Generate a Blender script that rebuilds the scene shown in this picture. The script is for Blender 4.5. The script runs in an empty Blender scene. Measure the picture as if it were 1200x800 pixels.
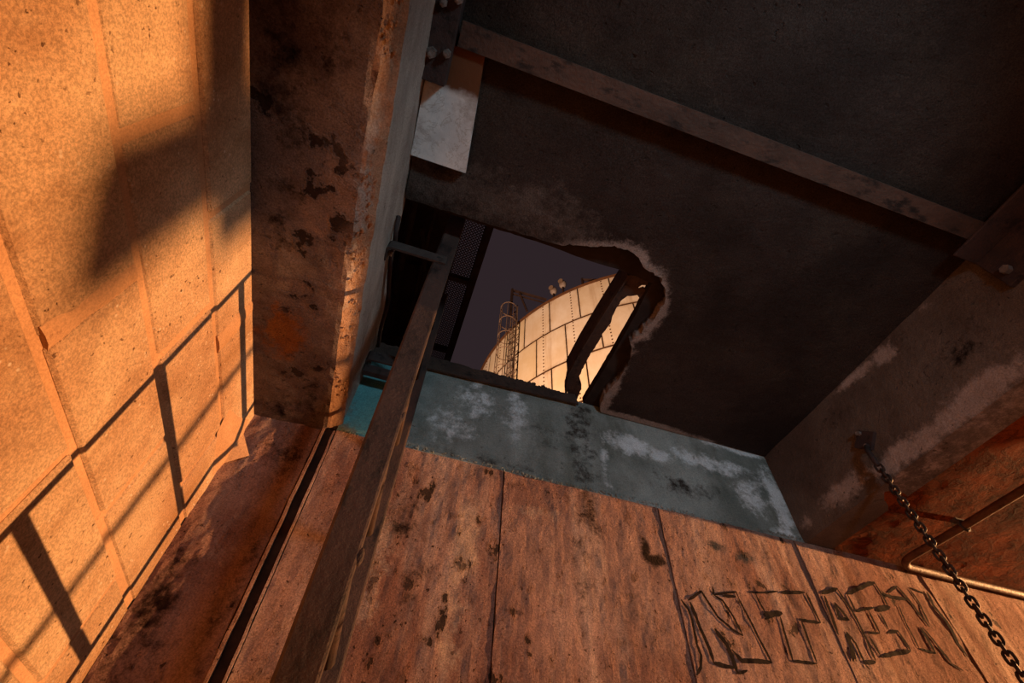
import bpy, bmesh, math, random
from mathutils import Vector, Matrix, noise
from mathutils.geometry import delaunay_2d_cdt

# ---------------------------------------------------------------- camera, sky, lights, exposure
S = 0.5            # one drawing unit is half a metre
CZ = 1.6           # camera height in units
scene = bpy.context.scene
COL = scene.collection
def W(p):
    return Vector((p[0]*S, p[1]*S, (p[2]+CZ)*S))

scene.view_settings.view_transform = 'Standard'
scene.view_settings.look = 'None'
scene.view_settings.gamma = 1.0
scene.view_settings.use_curve_mapping = False
scene.view_settings.exposure = 0.0

cam_d = bpy.data.cameras.new('camera')
cam_d.sensor_width = 36.0
cam_d.lens = 565.6*36/1200
cam_d.clip_start = 0.02
cam_d.clip_end = 500
cam = bpy.data.objects.new('camera', cam_d)
COL.objects.link(cam)
_yaw, _el, _ro = math.radians(14.87), math.radians(52.365), math.radians(-3.99)
_fw = Vector((math.sin(_yaw)*math.cos(_el), math.cos(_yaw)*math.cos(_el), math.sin(_el)))
_r = Vector((math.cos(_yaw), -math.sin(_yaw), 0))
_d = _fw.cross(_r)
_r2 = math.cos(_ro)*_r + math.sin(_ro)*_d
_d2 = -math.sin(_ro)*_r + math.cos(_ro)*_d
cam.matrix_world = Matrix(((_r2.x, -_d2.x, -_fw.x, 0), (_r2.y, -_d2.y, -_fw.y, 0), (_r2.z, -_d2.z, -_fw.z, S*CZ), (0, 0, 0, 1)))
scene.camera = cam

world = bpy.data.worlds.new('night_sky')
scene.world = world
world.use_nodes = True
_bg = world.node_tree.nodes['Background']
_bg.inputs[0].default_value = (0.0255, 0.0165, 0.0195, 1)
_bg.inputs[1].default_value = 1.0

def lamp(name, loc, color, watts, radius, kind='POINT', aim=None, angle=60, blend=.3):
    l = bpy.data.lights.new(name, kind)
    l.color = color
    l.energy = watts
    l.shadow_soft_size = radius
    o = bpy.data.objects.new(name, l)
    COL.objects.link(o)
    o.location = W(loc)
    if kind == 'SPOT':
        l.spot_size = math.radians(angle)
        l.spot_blend = blend
        o.rotation_euler = (W(aim)-W(loc)).to_track_quat('-Z', 'Y').to_euler()
    return o
# sodium street lamp out in the yard, shining level through the open bay
lamp('sodium_lamp', (13.0, 0.914, 1.72), (1.0, 0.475, 0.18), 3800, 0.042, 'SPOT', (0, 1.2, 1.2), 60, .4)
# cool fill spot added behind the camera for the band, plate and beam sides
lamp('cool_fill', (1.5, -1.9, 1.2), (0.55, 0.86, 1.0), 44, 0.10, 'SPOT', (1.0, 2.5, 2.75), 84, .8)
# warm yard floodlight on the tank
lamp('tank_floodlight', (-4.0, 5.5, 1.0), (1.0, 0.72, 0.50), 6700, 0.2, 'SPOT', (5.5, 11.5, 17.5), 60, .4)

# ---------------------------------------------------------------- materials
def rgb(h):
    h = h.lstrip('#')
    v = [int(h[i:i+2], 16)/255 for i in (0, 2, 4)]
    return tuple((c/12.92 if c <= .04045 else ((c+.055)/1.055)**2.4) for c in v) + (1,)

class NT:
    def __init__(s, name):
        s.m = bpy.data.materials.new(name)
        s.m.use_nodes = True
        s.t = s.m.node_tree
        s.b = s.t.nodes['Principled BSDF']
        g = s.n('ShaderNodeNewGeometry')
        mp = s.n('ShaderNodeVectorMath', operation='SCALE')
        s.l(g.outputs['Position'], mp.inputs[0])
        mp.inputs['Scale'].default_value = 1/S
        s.P = mp.outputs[0]
    def n(s, kind, **k):
        nd = s.t.nodes.new(kind)
        for a, v in k.items():
            setattr(nd, a, v)
        return nd
    def l(s, a, b):
        s.t.links.new(a, b)
    def val(s, sock, v):
        if hasattr(v, 'links') or hasattr(v, 'is_linked'):
            s.l(v, sock)
        else:
            sock.default_value = v
    def noise(s, sc, det=5, rough=.6, st=(1, 1, 1), dist=0.0, off=(0, 0, 0)):
        mp = s.n('ShaderNodeMapping')
        s.l(s.P, mp.inputs[0])
        mp.inputs['Scale'].default_value = st
        mp.inputs['Location'].default_value = off
        t = s.n('ShaderNodeTexNoise')
        s.l(mp.outputs[0], t.inputs['Vector'])
        t.inputs['Scale'].default_value = sc
        t.inputs['Detail'].default_value = det
        t.inputs['Roughness'].default_value = rough
        t.inputs['Distortion'].default_value = dist
        return t.outputs['Fac']
    def vor(s, sc, st=(1, 1, 1), feature='F1'):
        mp = s.n('ShaderNodeMapping')
        s.l(s.P, mp.inputs[0])
        mp.inputs['Scale'].default_value = st
        t = s.n('ShaderNodeTexVoronoi', feature=feature)
        s.l(mp.outputs[0], t.inputs['Vector'])
        t.inputs['Scale'].default_value = sc
        return t.outputs['Distance']
    def step(s, f, a, b):          # smooth 0..1 between a and b (a may exceed b)
        r = s.n('ShaderNodeMapRange', interpolation_type='SMOOTHSTEP')
        s.l(f, r.inputs['Value'])
        if a <= b:
            r.inputs['From Min'].default_value, r.inputs['From Max'].default_value = a, b
        else:
            r.inputs['From Min'].default_value, r.inputs['From Max'].default_value = b, a
            r.inputs['To Min'].default_value, r.inputs['To Max'].default_value = 1, 0
        return r.outputs['Result']
    def math(s, op, a, b=None, clamp=False):
        m = s.n('ShaderNodeMath', operation=op, use_clamp=clamp)
        s.val(m.inputs[0], a)
        if b is not None:
            s.val(m.inputs[1], b)
        return m.outputs[0]
    def mix(s, f, a, b, mode='MIX'):
        m = s.n('ShaderNodeMix', data_type='RGBA', blend_type=mode)
        s.val(m.inputs[0], f)
        s.val(m.inputs[6], a)
        s.val(m.inputs[7], b)
        return m.outputs[2]
    def attr(s, name='stain_glow'):
        a = s.n('ShaderNodeAttribute', attribute_name=name)
        sp = s.n('ShaderNodeSeparateColor')
        s.l(a.outputs['Color'], sp.inputs[0])
        return sp.outputs
    def bump(s, h, strength=.6, dist=.01, prev=None):
        b = s.n('ShaderNodeBump')
        s.val(b.inputs['Height'], h)
        b.inputs['Strength'].default_value = strength
        b.inputs['Distance'].default_value = dist
        if prev is not None:
            s.l(prev, b.inputs['Normal'])
        return b.outputs['Normal']
    def done(s, col, normal=None, rough=.85, metal=0.0, spec=.3):
        s.val(s.b.inputs['Base Color'], col)
        s.val(s.b.inputs['Roughness'], rough)
        s.b.inputs['Metallic'].default_value = metal
        s.b.inputs['Specular IOR Level'].default_value = spec
        if normal is not None:
            s.l(normal, s.b.inputs['Normal'])
        return s.m

def concrete(name, a, b, c=None, streak=.0, streak_st=(5, 5, .5), pit=.5, grain=.35, chips=0.0, chip_col='#2a1a14', chip_st=(1, 1, .7),
             light='#b8aaa0', dark='#1c1512', third='#7a4a2a', bump=.6, dist=.012, big=1.1, rough=.88, cracks=0.0, agg=0.0, lo=.36, hi=.64, spec=.1, pitscale=26, mott=1.0, midscale=18, finew=.35, ridge=0.0, chip_thr=.60, chip_sc=10):
    t = NT(name)
    n1 = t.noise(big, 8, .62)
    col = t.mix(t.step(n1, lo, hi), rgb(a), rgb(b))
    n2 = t.noise(3.1, 6, .7, off=(3, 7, 1))
    if c:
        f = t.step(t.noise(1.0, 7, .65, st=streak_st, off=(9, 2, 5)), .45, .68)
        col = t.mix(t.math('MULTIPLY', f, streak), col, rgb(c))
    # stains and painted glow with shapes of their own, broken up by noise
    st = t.attr()
    nb = t.noise(9, 8, .75, off=(1, 4, 8))
    for i, cc in ((0, light), (1, dark), (2, third)):
        f = t.math('ADD', st[i], t.math('MULTIPLY', t.math('SUBTRACT', nb, .5), 2.2))
        f = t.math('MULTIPLY', t.step(f, .28, .85), t.step(st[i], .02, .25))
        col = t.mix(f, col, rgb(cc))
    # mottling and grain
    col = t.mix(1.0, col, t.mix(n2, (1-.38*mott, 1-.4*mott, 1-.42*mott, 1), (1+.35*mott, 1+.36*mott, 1+.38*mott, 1)), 'MULTIPLY')
    fine = t.noise(120, 6, .85)
    lo_, hi_ = 1-grain, 1+grain
    col = t.mix(1.0, col, t.mix(t.step(fine, .36, .64), (lo_, lo_, lo_, 1), (hi_, hi_, hi_, 1)), 'MULTIPLY')
    mid = t.noise(midscale, 8, .72, off=(5, 5, 5))
    h = t.math('ADD', t.math('MULTIPLY', mid, 1.1), t.math('MULTIPLY', fine, finew))
    if ridge:
        rn = t.math('ABSOLUTE', t.math('SUBTRACT', t.noise(6.5, 7, .62, dist=.6, off=(3, 3, 9)), .5))
        h = t.math('ADD', h, t.math('MULTIPLY', t.step(rn, .035, .0), ridge))
    if agg:                         # pale aggregate grains
        v = t.vor(34)
        ag = t.math('MULTIPLY', t.step(v, .22, .12), t.step(t.noise(6, 4, .6, off=(8, 8, 2)), .5, .66))
        col = t.mix(t.math('MULTIPLY', ag, agg), col, rgb(light))
        h = t.math('ADD', h, t.math('MULTIPLY', ag, .2))
    if pit:
        pn = t.step(t.noise(pitscale, 3, .55, off=(2, 9, 4)), .65, .71)
        area = t.step(t.noise(2.4, 4, .6, off=(7, 1, 3)), .36, .6)
        pv = t.math('MULTIPLY', pn, area)
        col = t.mix(t.math('MULTIPLY', pv, pit), col, rgb(dark))
        h = t.math('SUBTRACT', h, t.math('MULTIPLY', pv, 1.2))
    if chips:
        cn = t.step(t.noise(chip_sc, 7, .6, st=chip_st, off=(4, 1, 6)), chip_thr, chip_thr+.025)
        ce = t.step(t.noise(chip_sc, 7, .6, st=chip_st, off=(4, 1, 6)), chip_thr-.04, chip_thr)
        cn = t.math('MULTIPLY', cn, t.step(t.noise(1.7, 3, .5, off=(2, 6, 6)), .38, .52))
        col = t.mix(t.math('MULTIPLY', cn, .9), col, rgb(chip_col))
        h = t.math('ADD', h, t.math('SUBTRACT', t.math('MULTIPLY', ce, .5), t.math('MULTIPLY', cn, 1.6)))
    if cracks:
        cv = t.vor(1.3, feature='DISTANCE_TO_EDGE')
        cv2 = t.math('ADD', cv, t.math('MULTIPLY', t.math('SUBTRACT', mid, .5), .12))
        ck = t.math('MULTIPLY', t.step(cv2, .012, .0), cracks)
        col = t.mix(ck, col, rgb(dark))
        h = t.math('SUBTRACT', h, t.math('MULTIPLY', ck, 1.0))
    return t.done(col, t.bump(h, bump, dist), rough, spec=spec)

def rust(name, a='#3a2620', b='#5a3a2c', c='#1e1614', sc=4, st=(1, 1, 1), rough=.75, bump=.5, pale=None, metal=.1):
    t = NT(name)
    col = t.mix(t.step(t.noise(sc, 8, .7, st=st), .35, .65), rgb(a), rgb(b))
    col = t.mix(t.step(t.noise(sc*2.5, 6, .7, st=st, off=(4, 4, 4)), .52, .66), col, rgb(c))
    if pale:
        col = t.mix(t.math('MULTIPLY', t.step(t.noise(sc*5, 7, .8, off=(8, 3, 3)), .5, .62), .8), col, rgb(pale))
    f = t.noise(60, 4, .7)
    col = t.mix(1.0, col, t.mix(f, (.7, .7, .7, 1), (1.3, 1.3, 1.3, 1)), 'MULTIPLY')
    return t.done(col, t.bump(t.math('ADD', f, t.noise(22, 6, .7)), bump, .006), rough, metal, .4)

def plain(name, a, b, sc=8, rough=.7, metal=0.0, bump=.3, st=(1, 1, 1)):
    t = NT(name)
    n = t.noise(sc, 6, .65, st=st)
    return t.done(t.mix(t.step(n, .35, .65), rgb(a), rgb(b)), t.bump(n, bump, .004), rough, metal, spec=.1)

M = {}
M['block'] = concrete('block_concrete', '#bf9674', '#e2c29e', c='#9c7048', streak=.65, streak_st=(1, 2.6, .7), pit=.85, grain=.34, light='#f0dcc6',
                      dark='#4a2c1c', bump=.8, dist=.010, agg=.95, pitscale=46, mott=.75, midscale=26, finew=.5)
M['mortar'] = concrete('smeared_mortar', '#b48a66', '#c49b78', pit=.3, grain=.2, light='#d8c2a8', dark='#55351f', bump=.4, dist=.008)
M['wall'] = concrete('painted_wall_concrete', '#9e7062', '#be9688', c='#dcbcae', streak=.85, streak_st=(3.2, 1, .42), pit=.9, grain=.36, chips=.6, chip_col='#2c1e18', chip_thr=.625, chip_sc=11, pitscale=42, midscale=30,
                     light='#d8b8a4', dark='#35201a', third='#3f444c', bump=1.0, dist=.02, mott=1.25, finew=.5)
M['band'] = concrete('limewashed_lintel', '#7b8481', '#a0a8a6', c='#626962', streak=.8, streak_st=(2, 1, .8), pit=.4, grain=.25, light='#dfe8ee', dark='#352e2a',
                     third='#629fa4', bump=.7, dist=.014, mott=1.4)
M['beam'] = concrete('beam_underside_concrete', '#665049', '#988680', c='#b8a69c', streak=.6, streak_st=(1.4, 1.0, 1.4), pit=.6, grain=.36, light='#b89c8c', dark='#2a1d17',  # underside colour, darker than the chamfer and side faces
                     third='#b0703c', bump=1.0, dist=.03, mott=1.5, spec=.05, chips=.5, chip_thr=.60, chip_sc=6, chip_st=(1, 1, 1), chip_col='#35261f', ridge=.25)
M['beam_edge'] = concrete('bare_lit_beam_edge', '#a07c62', '#c29c80', c='#6a4a38', streak=.4, streak_st=(1, 1, 1), pit=.8, grain=.3, bump=.9, dist=.016, dark='#3a241a', mott=1.3)  # bare chamfer, brightened in colour for the side facing the lamp
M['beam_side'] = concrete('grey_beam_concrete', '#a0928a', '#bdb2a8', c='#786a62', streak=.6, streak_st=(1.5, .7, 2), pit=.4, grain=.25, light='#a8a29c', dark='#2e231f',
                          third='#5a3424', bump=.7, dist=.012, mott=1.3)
M['rbeam'] = concrete('dark_beam_concrete', '#5c4f48', '#74675e', c='#4a3e38', streak=.5, streak_st=(1, 1, 1), pit=.5, grain=.25, light='#b0a098', dark='#211a17', bump=.8, dist=.014, mott=1.3)
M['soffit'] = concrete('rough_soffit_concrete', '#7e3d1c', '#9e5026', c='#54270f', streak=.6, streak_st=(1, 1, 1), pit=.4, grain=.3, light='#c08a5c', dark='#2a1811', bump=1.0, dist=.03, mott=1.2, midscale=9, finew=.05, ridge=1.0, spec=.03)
M['ceiling'] = concrete('sooty_ceiling', '#3a2f2b', '#4c3f3a', c='#584a41', streak=.6, streak_st=(1, 1, 1), pit=.3, grain=.4, light='#b5a49b', dark='#1a1513', third='#6e615a', bump=1.0, dist=.03, mott=1.3)
M['deck'] = plain('roof_deck_tar', '#2a2321', '#37302d', 6, .85)
M['ground'] = concrete('yard_concrete', '#57483e', '#6a584b', pit=.3)
M['ladder'] = rust('ladder_rust', '#382926', '#4e3932', '#231816', 5, (1, 1, .4))
M['ladder_far'] = M['ladder']
M['bracket'] = rust('bracket_rust', '#3a3130', '#4c403c', '#241c1b', 6)
M['steel'] = rust('beam_rust', '#3c2c25', '#523c32', '#201714', 5, (.5, 1, 1))
M['angle'] = rust('dark_angle_rust', '#33282a', '#43322e', '#201917', 4)
M['bolt'] = rust('bolt_steel', '#7c7470', '#978f8a', '#4a3f3a', 12, metal=.5, rough=.5)
M['chain'] = rust('chain_rust', '#2e201a', '#432d22', '#1a1210', 14, metal=.3, rough=.55)
M['pipe'] = rust('pipe_rust', '#4e3222', '#6a4630', '#2c1c14', 9, rough=.55)
M['torn'] = rust('torn_channel_rust', '#3a2c27', '#4a3a33', '#241b18', 6)
M['walk'] = plain('walkway_paint', '#3c322f', '#4e423e', 7, .7)
M['mesh'] = plain('mesh_steel', '#4a413d', '#5a504a', 12, .6, .2)
M['black'] = plain('black_paint_marks', '#150e0c', '#2a1b15', 40, .9)
M['dark_joint'] = plain('dark_joint_filler', '#241813', '#37251c', 12, .95)
def _plate():
    t = NT('white_flaking_plate')
    n = t.noise(5, 8, .7)
    col = t.mix(t.step(n, .38, .62), rgb('#c8cfd2'), rgb('#e2e6e6'))
    sc = t.math('ABSOLUTE', t.math('SUBTRACT', t.noise(5, 7, .7, dist=.6, off=(2, 2, 2)), .5))
    col = t.mix(t.math('MULTIPLY', t.step(sc, .018, .0), .4), col, rgb('#7d7462'))
    col = t.mix(t.math('MULTIPLY', t.step(t.noise(2.6, 7, .7, off=(5, 1, 1)), .5, .64), .6), col, rgb('#8b8480'))
    st = t.attr()
    col = t.mix(t.step(t.math('ADD', st[2], t.math('MULTIPLY', t.math('SUBTRACT', n, .5), 1.2)), .3, .8), col, rgb('#5f3a22'))
    return t.done(col, t.bump(n, .4, .006), .7)
M['plate'] = _plate()
def _tank():
    t = NT('tank_panel_paint')
    oi = t.n('ShaderNodeObjectInfo')
    n = t.noise(.55, 7, .65, st=(1, 1, .6))
    col = t.mix(t.step(n, .35, .68), rgb('#dcb898'), rgb('#f0d4be'))
    col = t.mix(t.math('MULTIPLY', oi.outputs['Random'], .4), col, rgb('#d9b070'))
    dr = t.step(t.noise(1.0, 6, .65, st=(1.6, 1.6, .12), off=(6, 6, 1)), .52, .72)
    col = t.mix(t.math('MULTIPLY', dr, .45), col, rgb('#a06c3a'))
    st = t.attr()
    e = t.math('ADD', st[2], t.math('MULTIPLY', t.math('SUBTRACT', t.noise(2.2, 7, .7), .5), 1.0))
    col = t.mix(t.math('MULTIPLY', t.step(e, .35, 1.0), .75), col, rgb('#8f5d30'))
    return t.done(col, None, .75)
M['tank'] = _tank()
M['seam'] = plain('tank_seam_rust', '#4a2c1a', '#5c3820', 3, .9)
M['cage'] = plain('cage_galvanised', '#6e5342', '#80624e', 5, .6, .2)
M['darksteel'] = plain('dark_tank_steel', '#2c1d18', '#3a261f', 3, .8)
M['lamphead'] = plain('lamp_head_paint', '#7a6458', '#947c6e', 5, .5)

# ---------------------------------------------------------------- mesh helpers
def mk(name, bm, mat, parent=None, base=None, smooth=False):
    """Link a bmesh drawn in units as one object; its origin goes to base (units)."""
    me = bpy.data.meshes.new(name)
    bmesh.ops.recalc_face_normals(bm, faces=bm.faces)
    org = W(base) if base is not None else (parent_loc(parent) if parent else Vector((0, 0, 0)))
    for v in bm.verts:
        v.co = W(v.co) - org
    bm.to_mesh(me)
    bm.free()
    me.materials.append(mat)
    if smooth:
        for p in me.polygons:
            p.use_smooth = True
    o = bpy.data.objects.new(name, me)
    COL.objects.link(o)
    if parent:
        o.parent = parent
        o.location = org - parent_loc(parent)
    else:
        o.location = org
    return o
def parent_loc(p):
    v = Vector((0, 0, 0))
    while p:
        v += p.location
        p = p.parent
    return v
def thing(name, label, cat, base, group=None):
    o = bpy.data.objects.new(name, None)
    o.empty_display_size = .1
    COL.objects.link(o)
    o.location = W(base)
    o['label'] = label
    o['category'] = cat
    if group:
        o['group'] = group
    return o
def tag(o, label, cat, group=None):
    o['label'] = label
    o['category'] = cat
    if group:
        o['group'] = group
    return o
def struct(o, label):
    o['kind'] = 'structure'
    o['label'] = label
    return o
def new():
    return bmesh.new()
def box(bm, lo, hi, bev=0.0):
    x0, y0, z0 = lo
    x1, y1, z1 = hi
    v = [bm.verts.new(c) for c in ((x0, y0, z0), (x1, y0, z0), (x1, y1, z0), (x0, y1, z0), (x0, y0, z1), (x1, y0, z1), (x1, y1, z1), (x0, y1, z1))]
    fs = [bm.faces.new([v[i] for i in f]) for f in ((0, 3, 2, 1), (4, 5, 6, 7), (0, 1, 5, 4), (1, 2, 6, 5), (2, 3, 7, 6), (3, 0, 4, 7))]
    if bev:
        es = list({e for f in fs for e in f.edges})
        bmesh.ops.bevel(bm, geom=es, offset=bev, segments=1, affect='EDGES')
    return bm
def tube(bm, pts, r, n=8, closed=False, caps=True):
    pts = [Vector(p) for p in pts]
    m = len(pts)
    rings = []
    ref = None
    for i, p in enumerate(pts):
        if closed:
            d = pts[(i+1) % m]-pts[i-1]
        else:
            d = pts[min(i+1, m-1)]-pts[max(i-1, 0)]
        d.normalize()
        if ref is None:
            ref = Vector((0, 0, 1)) if abs(d.z) < .9 else Vector((1, 0, 0))
        a = d.cross(ref).normalized()
        ref = a.cross(d).normalized()
        b = ref
        rr = r[i] if isinstance(r, (list, tuple)) else r
        rings.append([bm.verts.new(p+rr*(math.cos(2*math.pi*k/n)*a+math.sin(2*math.pi*k/n)*b)) for k in range(n)])
    for i in range(m if closed else m-1):
        A, B = rings[i], rings[(i+1) % m]
        for k in range(n):
            bm.faces.new((A[k], A[(k+1) % n], B[(k+1) % n], B[k]))
    if caps and not closed:
        bm.faces.new(rings[0][::-1])
        bm.faces.new(rings[-1])
    return bm
def cyl(bm, p, axis, r, h, n=6):
    a = Vector(axis).normalized()
    return tube(bm, [Vector(p), Vector(p)+a*h], r, n)
def prism(bm, loop, ax, a, b):
    """Extrude a 2-D loop along axis ax between a and b (loop gives the two other axes in order)."""
    def P(q, t):
        l = list(q)
        l.insert(ax, t)
        return l
    A = [bm.verts.new(P(q, a)) for q in loop]
    B = [bm.verts.new(P(q, b)) for q in loop]
    n = len(loop)
    bm.faces.new(A)
    bm.faces.new(B[::-1])
    for i in range(n):
        bm.faces.new((A[i], B[i], B[(i+1) % n], A[(i+1) % n]))
    return bm
def nz(p, s=1.0, o=0.0):
    return noise.fractal(Vector((p[0]*s+o, p[1]*s+o*1.7, p[2]*s-o)), 1.0, 2.0, 4)
def blob(u, v, spec):
    """Sum of soft elliptical stains and glow (u, v, ru, rv, channel, strength) at a point."""
    out = [0.0, 0.0, 0.0]
    for (a, b, ra, rb, ch, s) in spec:
        d = ((u-a)/ra)**2+((v-b)/rb)**2
        if d < 4:
            out[ch] = max(out[ch], s*math.exp(-d*1.2))
    return out
def paint(o, fn):
    """Store a per-vertex stain colour computed from unit coordinates."""
    me = o.data
    at = me.color_attributes.new('stain_glow', 'FLOAT_COLOR', 'POINT')
    off = parent_loc(o)
    for i, v in enumerate(me.vertices):
        p = v.co+off
        r = fn((p.x/S, p.y/S, p.z/S-CZ))
        at.data[i].color = (r[0], r[1], r[2], 1)
def slab(bm, ax, front, back, u0, u1, v0, v1, step, disp=None):
    """Board whose front face (at front on axis ax) is a fine grid; back and sides are plain."""
    nu, nv = max(1, round((u1-u0)/step)), max(1, round((v1-v0)/step))
    def P(u, v, t):
        l = [u, v]
        l.insert(ax, t)
        return l
    G = []
    for i in range(nu+1):
        row = []
        for j in range(nv+1):
            u, v = u0+(u1-u0)*i/nu, v0+(v1-v0)*j/nv
            t = front+(disp(u, v) if disp else 0)
            row.append(bm.verts.new(P(u, v, t)))
        G.append(row)
    for i in range(nu):
        for j in range(nv):
            bm.faces.new((G[i][j], G[i+1][j], G[i+1][j+1], G[i][j+1]))
    ring = [G[i][0] for i in range(nu)]+[G[nu][j] for j in range(nv)]+[G[i][nv] for i in range(nu, 0, -1)]+[G[0][j] for j in range(nv, 0, -1)]
    bk = []
    for v in ring:
        c = list(v.co)
        c[ax] = back
        bk.append(bm.verts.new(c))
    n = len(ring)
    for i in range(n):
        bm.faces.new((ring[i], ring[(i+1) % n], bk[(i+1) % n], bk[i]))
    bm.faces.new(bk)
    return bm

# main planes (units)
XL, YB, ZS, ZC = -.92, 2.53, 2.0, 2.79
FL = -CZ
XE = 7.6      # end of the right slab
YF = -3.2     # front wall behind the camera

# ---------------------------------------------------------------- floor
bm = new(); box(bm, (-1.3, YF-.3, FL-.2), (XE+.5, YB+.3, FL))
struct(mk('floor', bm, M['ground'], base=(0, 0, FL)), 'grey concrete floor under the room')

# ---------------------------------------------------------------- left wall of big blocks
bm = new(); box(bm, (XL-.42, YF, FL), (XL-.004, YB+.04, ZS-.002))
wl = struct(mk('wall_left', bm, M['mortar'], base=(XL, 0, FL)), 'orange lit wall of large concrete blocks on the left')
rng = random.Random(4)
courses = [0.88-.39*k for k in range(7, 0, -1)]+[.88, 1.265, 1.65, 2.0]
gap = .015
blk_cache = {}
def add_block(y0, y1, z0, z1):
    w, h = round(y1-y0, 3), round(z1-z0, 3)
    key = (w, h)
    if key not in blk_cache:
        bm = new()
        box(bm, (-.06, -w/2, -h/2), (0, w/2, h/2), .010)
        me = bpy.data.meshes.new('block')
        bmesh.ops.recalc_face_normals(bm, faces=bm.faces)
        for v in bm.verts:
            v.co *= S
        bm.to_mesh(me); bm.free()
        me.materials.append(M['block'])
        blk_cache[key] = me
    o = bpy.data.objects.new('concrete_block', blk_cache[key])
    COL.objects.link(o)
    o.parent = wl
    o.location = W((XL+.004+rng.uniform(-.003, .004), (y0+y1)/2, (z0+z1)/2))-wl.location
    o.rotation_euler = (0, rng.uniform(-.006, .006), rng.uniform(-.004, .004))
for ci in range(len(courses)-1):
    z0, z1 = courses[ci]+gap, courses[ci+1]-gap
    if ci == len(courses)-2:
        z1 = ZS-.004
    o0 = {0: 1.07, 1: 1.462}[(len(courses)-ci) % 2]
    if ci == len(courses)-3: o0 = .667
    ys = sorted([o0+.8*k for k in range(-6, 5)])
    if ci == len(courses)-2: ys = sorted([1.07-.8*k for k in range(0, 6)]+[1.70])
    ys = [YF]+[y for y in ys if YF+.2 < y < YB-.15]+[YB+.055]
    for a, b in zip(ys, ys[1:]):
        add_block(a+gap, b-gap, z0, z1)
# smeared mortar flap at the corner under the beam
bm = new()
base_ = [(XL+.004, 2.26, 1.60), (XL+.006, 2.20, 1.72), (XL+.010, 2.36, 1.80), (XL+.010, 2.52, 1.92), (XL+.012, 2.53, 1.66), (XL+.006, 2.53, 1.52)]
mid_ = [(XL+.030, 2.38, 1.64), (XL+.026, 2.34, 1.70), (XL+.032, 2.43, 1.74), (XL+.036, 2.50, 1.80), (-.80, 2.52, 1.685), (XL+.028, 2.51, 1.60)]
vb = [bm.verts.new(p) for p in base_]; vm = [bm.verts.new(p) for p in mid_]
for k in range(6):
    q = (k+1) % 6
    bm.faces.new((vb[k], vb[q], vm[q], vm[k]))
cc = bm.verts.new((XL+.045, 2.45, 1.69))
for k in range(6):
    bm.faces.new((vm[k], vm[(k+1) % 6], cc))
bm.faces.new(vb[::-1])
o = mk('mortar_flap', bm, M['mortar'], wl); o['label'] = 'curled pointed flap of smeared mortar in the corner'
for nm, y0, y1, z0, z1 in (('mortar_smear', 1.66, 1.76, 1.66, 1.98), ('mortar_smear', 1.02, 1.10, .90, 1.24)):
    bm = new()
    slab(bm, 0, XL+.012, XL-.01, y0, y1, z0, z1, .03, lambda u, v: .006*nz((u, v, 0), 9)-.008*abs((u-(y0+y1)/2)/(y1-y0)*2)**2)
    mk(nm, bm, M['mortar'], wl)

# ---------------------------------------------------------------- back wall: cast panels between grooves
bm = new(); box(bm, (-1.3, YB+.10, FL), (-.51, YB+.30, ZS)); box(bm, (-.51, YB+.012, FL), (XE, YB+.30, ZS))
wb = struct(mk('wall_back', bm, M['dark_joint'], base=(1.5, YB, FL)), 'orange lit cast concrete back wall with vertical grooves')
WB = [(1.268, 1.85, .10, .26, 1, .75), (1.181, 1.45, .10, .45, 1, .45), (.483, 1.43, .10, .36, 0, 1.0), (.462, 1.0, .08, .4, 0, .75), (-.02, 1.27, .15, .45, 0, .8),
      (-.13, 1.85, .15, .15, 0, .6), (1.70, 1.60, .10, .05, 1, 1.0), (1.64, 1.66, .05, .10, 1, .8), (.78, 1.13, .09, .012, 1, 1.2), (2.2, 1.80, .12, .05, 2, .75), (2.45, 1.76, .16, .06, 2, .75),
      (.86, 1.74, .25, .10, 0, .5), (-.83, .84, .12, .4, 1, .7), (-.62, 1.75, .18, .2, 1, .6), (-.55, 1.0, .06, .6, 1, .5), (-.7, 1.2, .08, .3, 0, .45),
      (.1, 1.55, .12, .25, 1, .55), (.25, 1.2, .12, .3, 1, .4), (1.0, 1.9, .5, .06, 1, .35), (1.5, 1.25, .1, .35, 1, .4), (3.3, 1.15, .2, .1, 1, .4), (1.0, 1.2, .1, .5, 0, .35)]
edges = [-.92, -.50, -.42, .68, 1.80, 2.90, 4.0, 5.1, XE]
prow = random.Random(8)
for i, (a, b) in enumerate(zip(edges, edges[1:])):
    if i == 1:
        continue
    g = .004
    bm = new()
    rec, am = (.022, .018) if i == 0 else (0, .006)
    slab(bm, 1, YB+rec, YB+rec+.05, a+g, b-g, .3 if i < 6 else .6, ZS-.002, .02, lambda u, v: am*nz((u, v, i), 2.2)+am*.5*nz((u*1.5, v*.7, i), 9))
    o = mk('concrete_panel', bm, M['wall'], wb)
    paint(o, lambda p: blob(p[0], p[2], WB))
    bm = new(); box(bm, (a+g, YB, FL), (b-g, YB+.03, .3-.004 if i < 6 else .6-.004))
    mk('concrete_panel', bm, M['wall'], wb)
def rough_strip(x0, x1, yfront, z0, z1, seed):
    bm = new()
    n = 60
    A = []
    for k in range(n+1):
        z = z0+(z1-z0)*k/n
        j = .006*noise.noise(Vector((seed, z*7, 0)))
        A.append([bm.verts.new(c) for c in ((x0+j, YB+.022, z), (x0+j+.003, yfront, z), (x1+j-.003, yfront+.002*noise.noise(Vector((z*20, seed, 1))), z), (x1+j, YB+.022, z))])
    for k in range(n):
        for q in range(3):
            bm.faces.new((A[k][q], A[k][q+1], A[k+1][q+1], A[k+1][q]))
    bm.faces.new(A[0]); bm.faces.new(A[-1][::-1])
    return bm
for k, x in enumerate((.68, 1.80, 2.90, 4.0)):
    mk('joint_ridge', rough_strip(x+.001, x+.012, YB-.004, .3, ZS-.01, k*3.1), M['wall'], wb)
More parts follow.
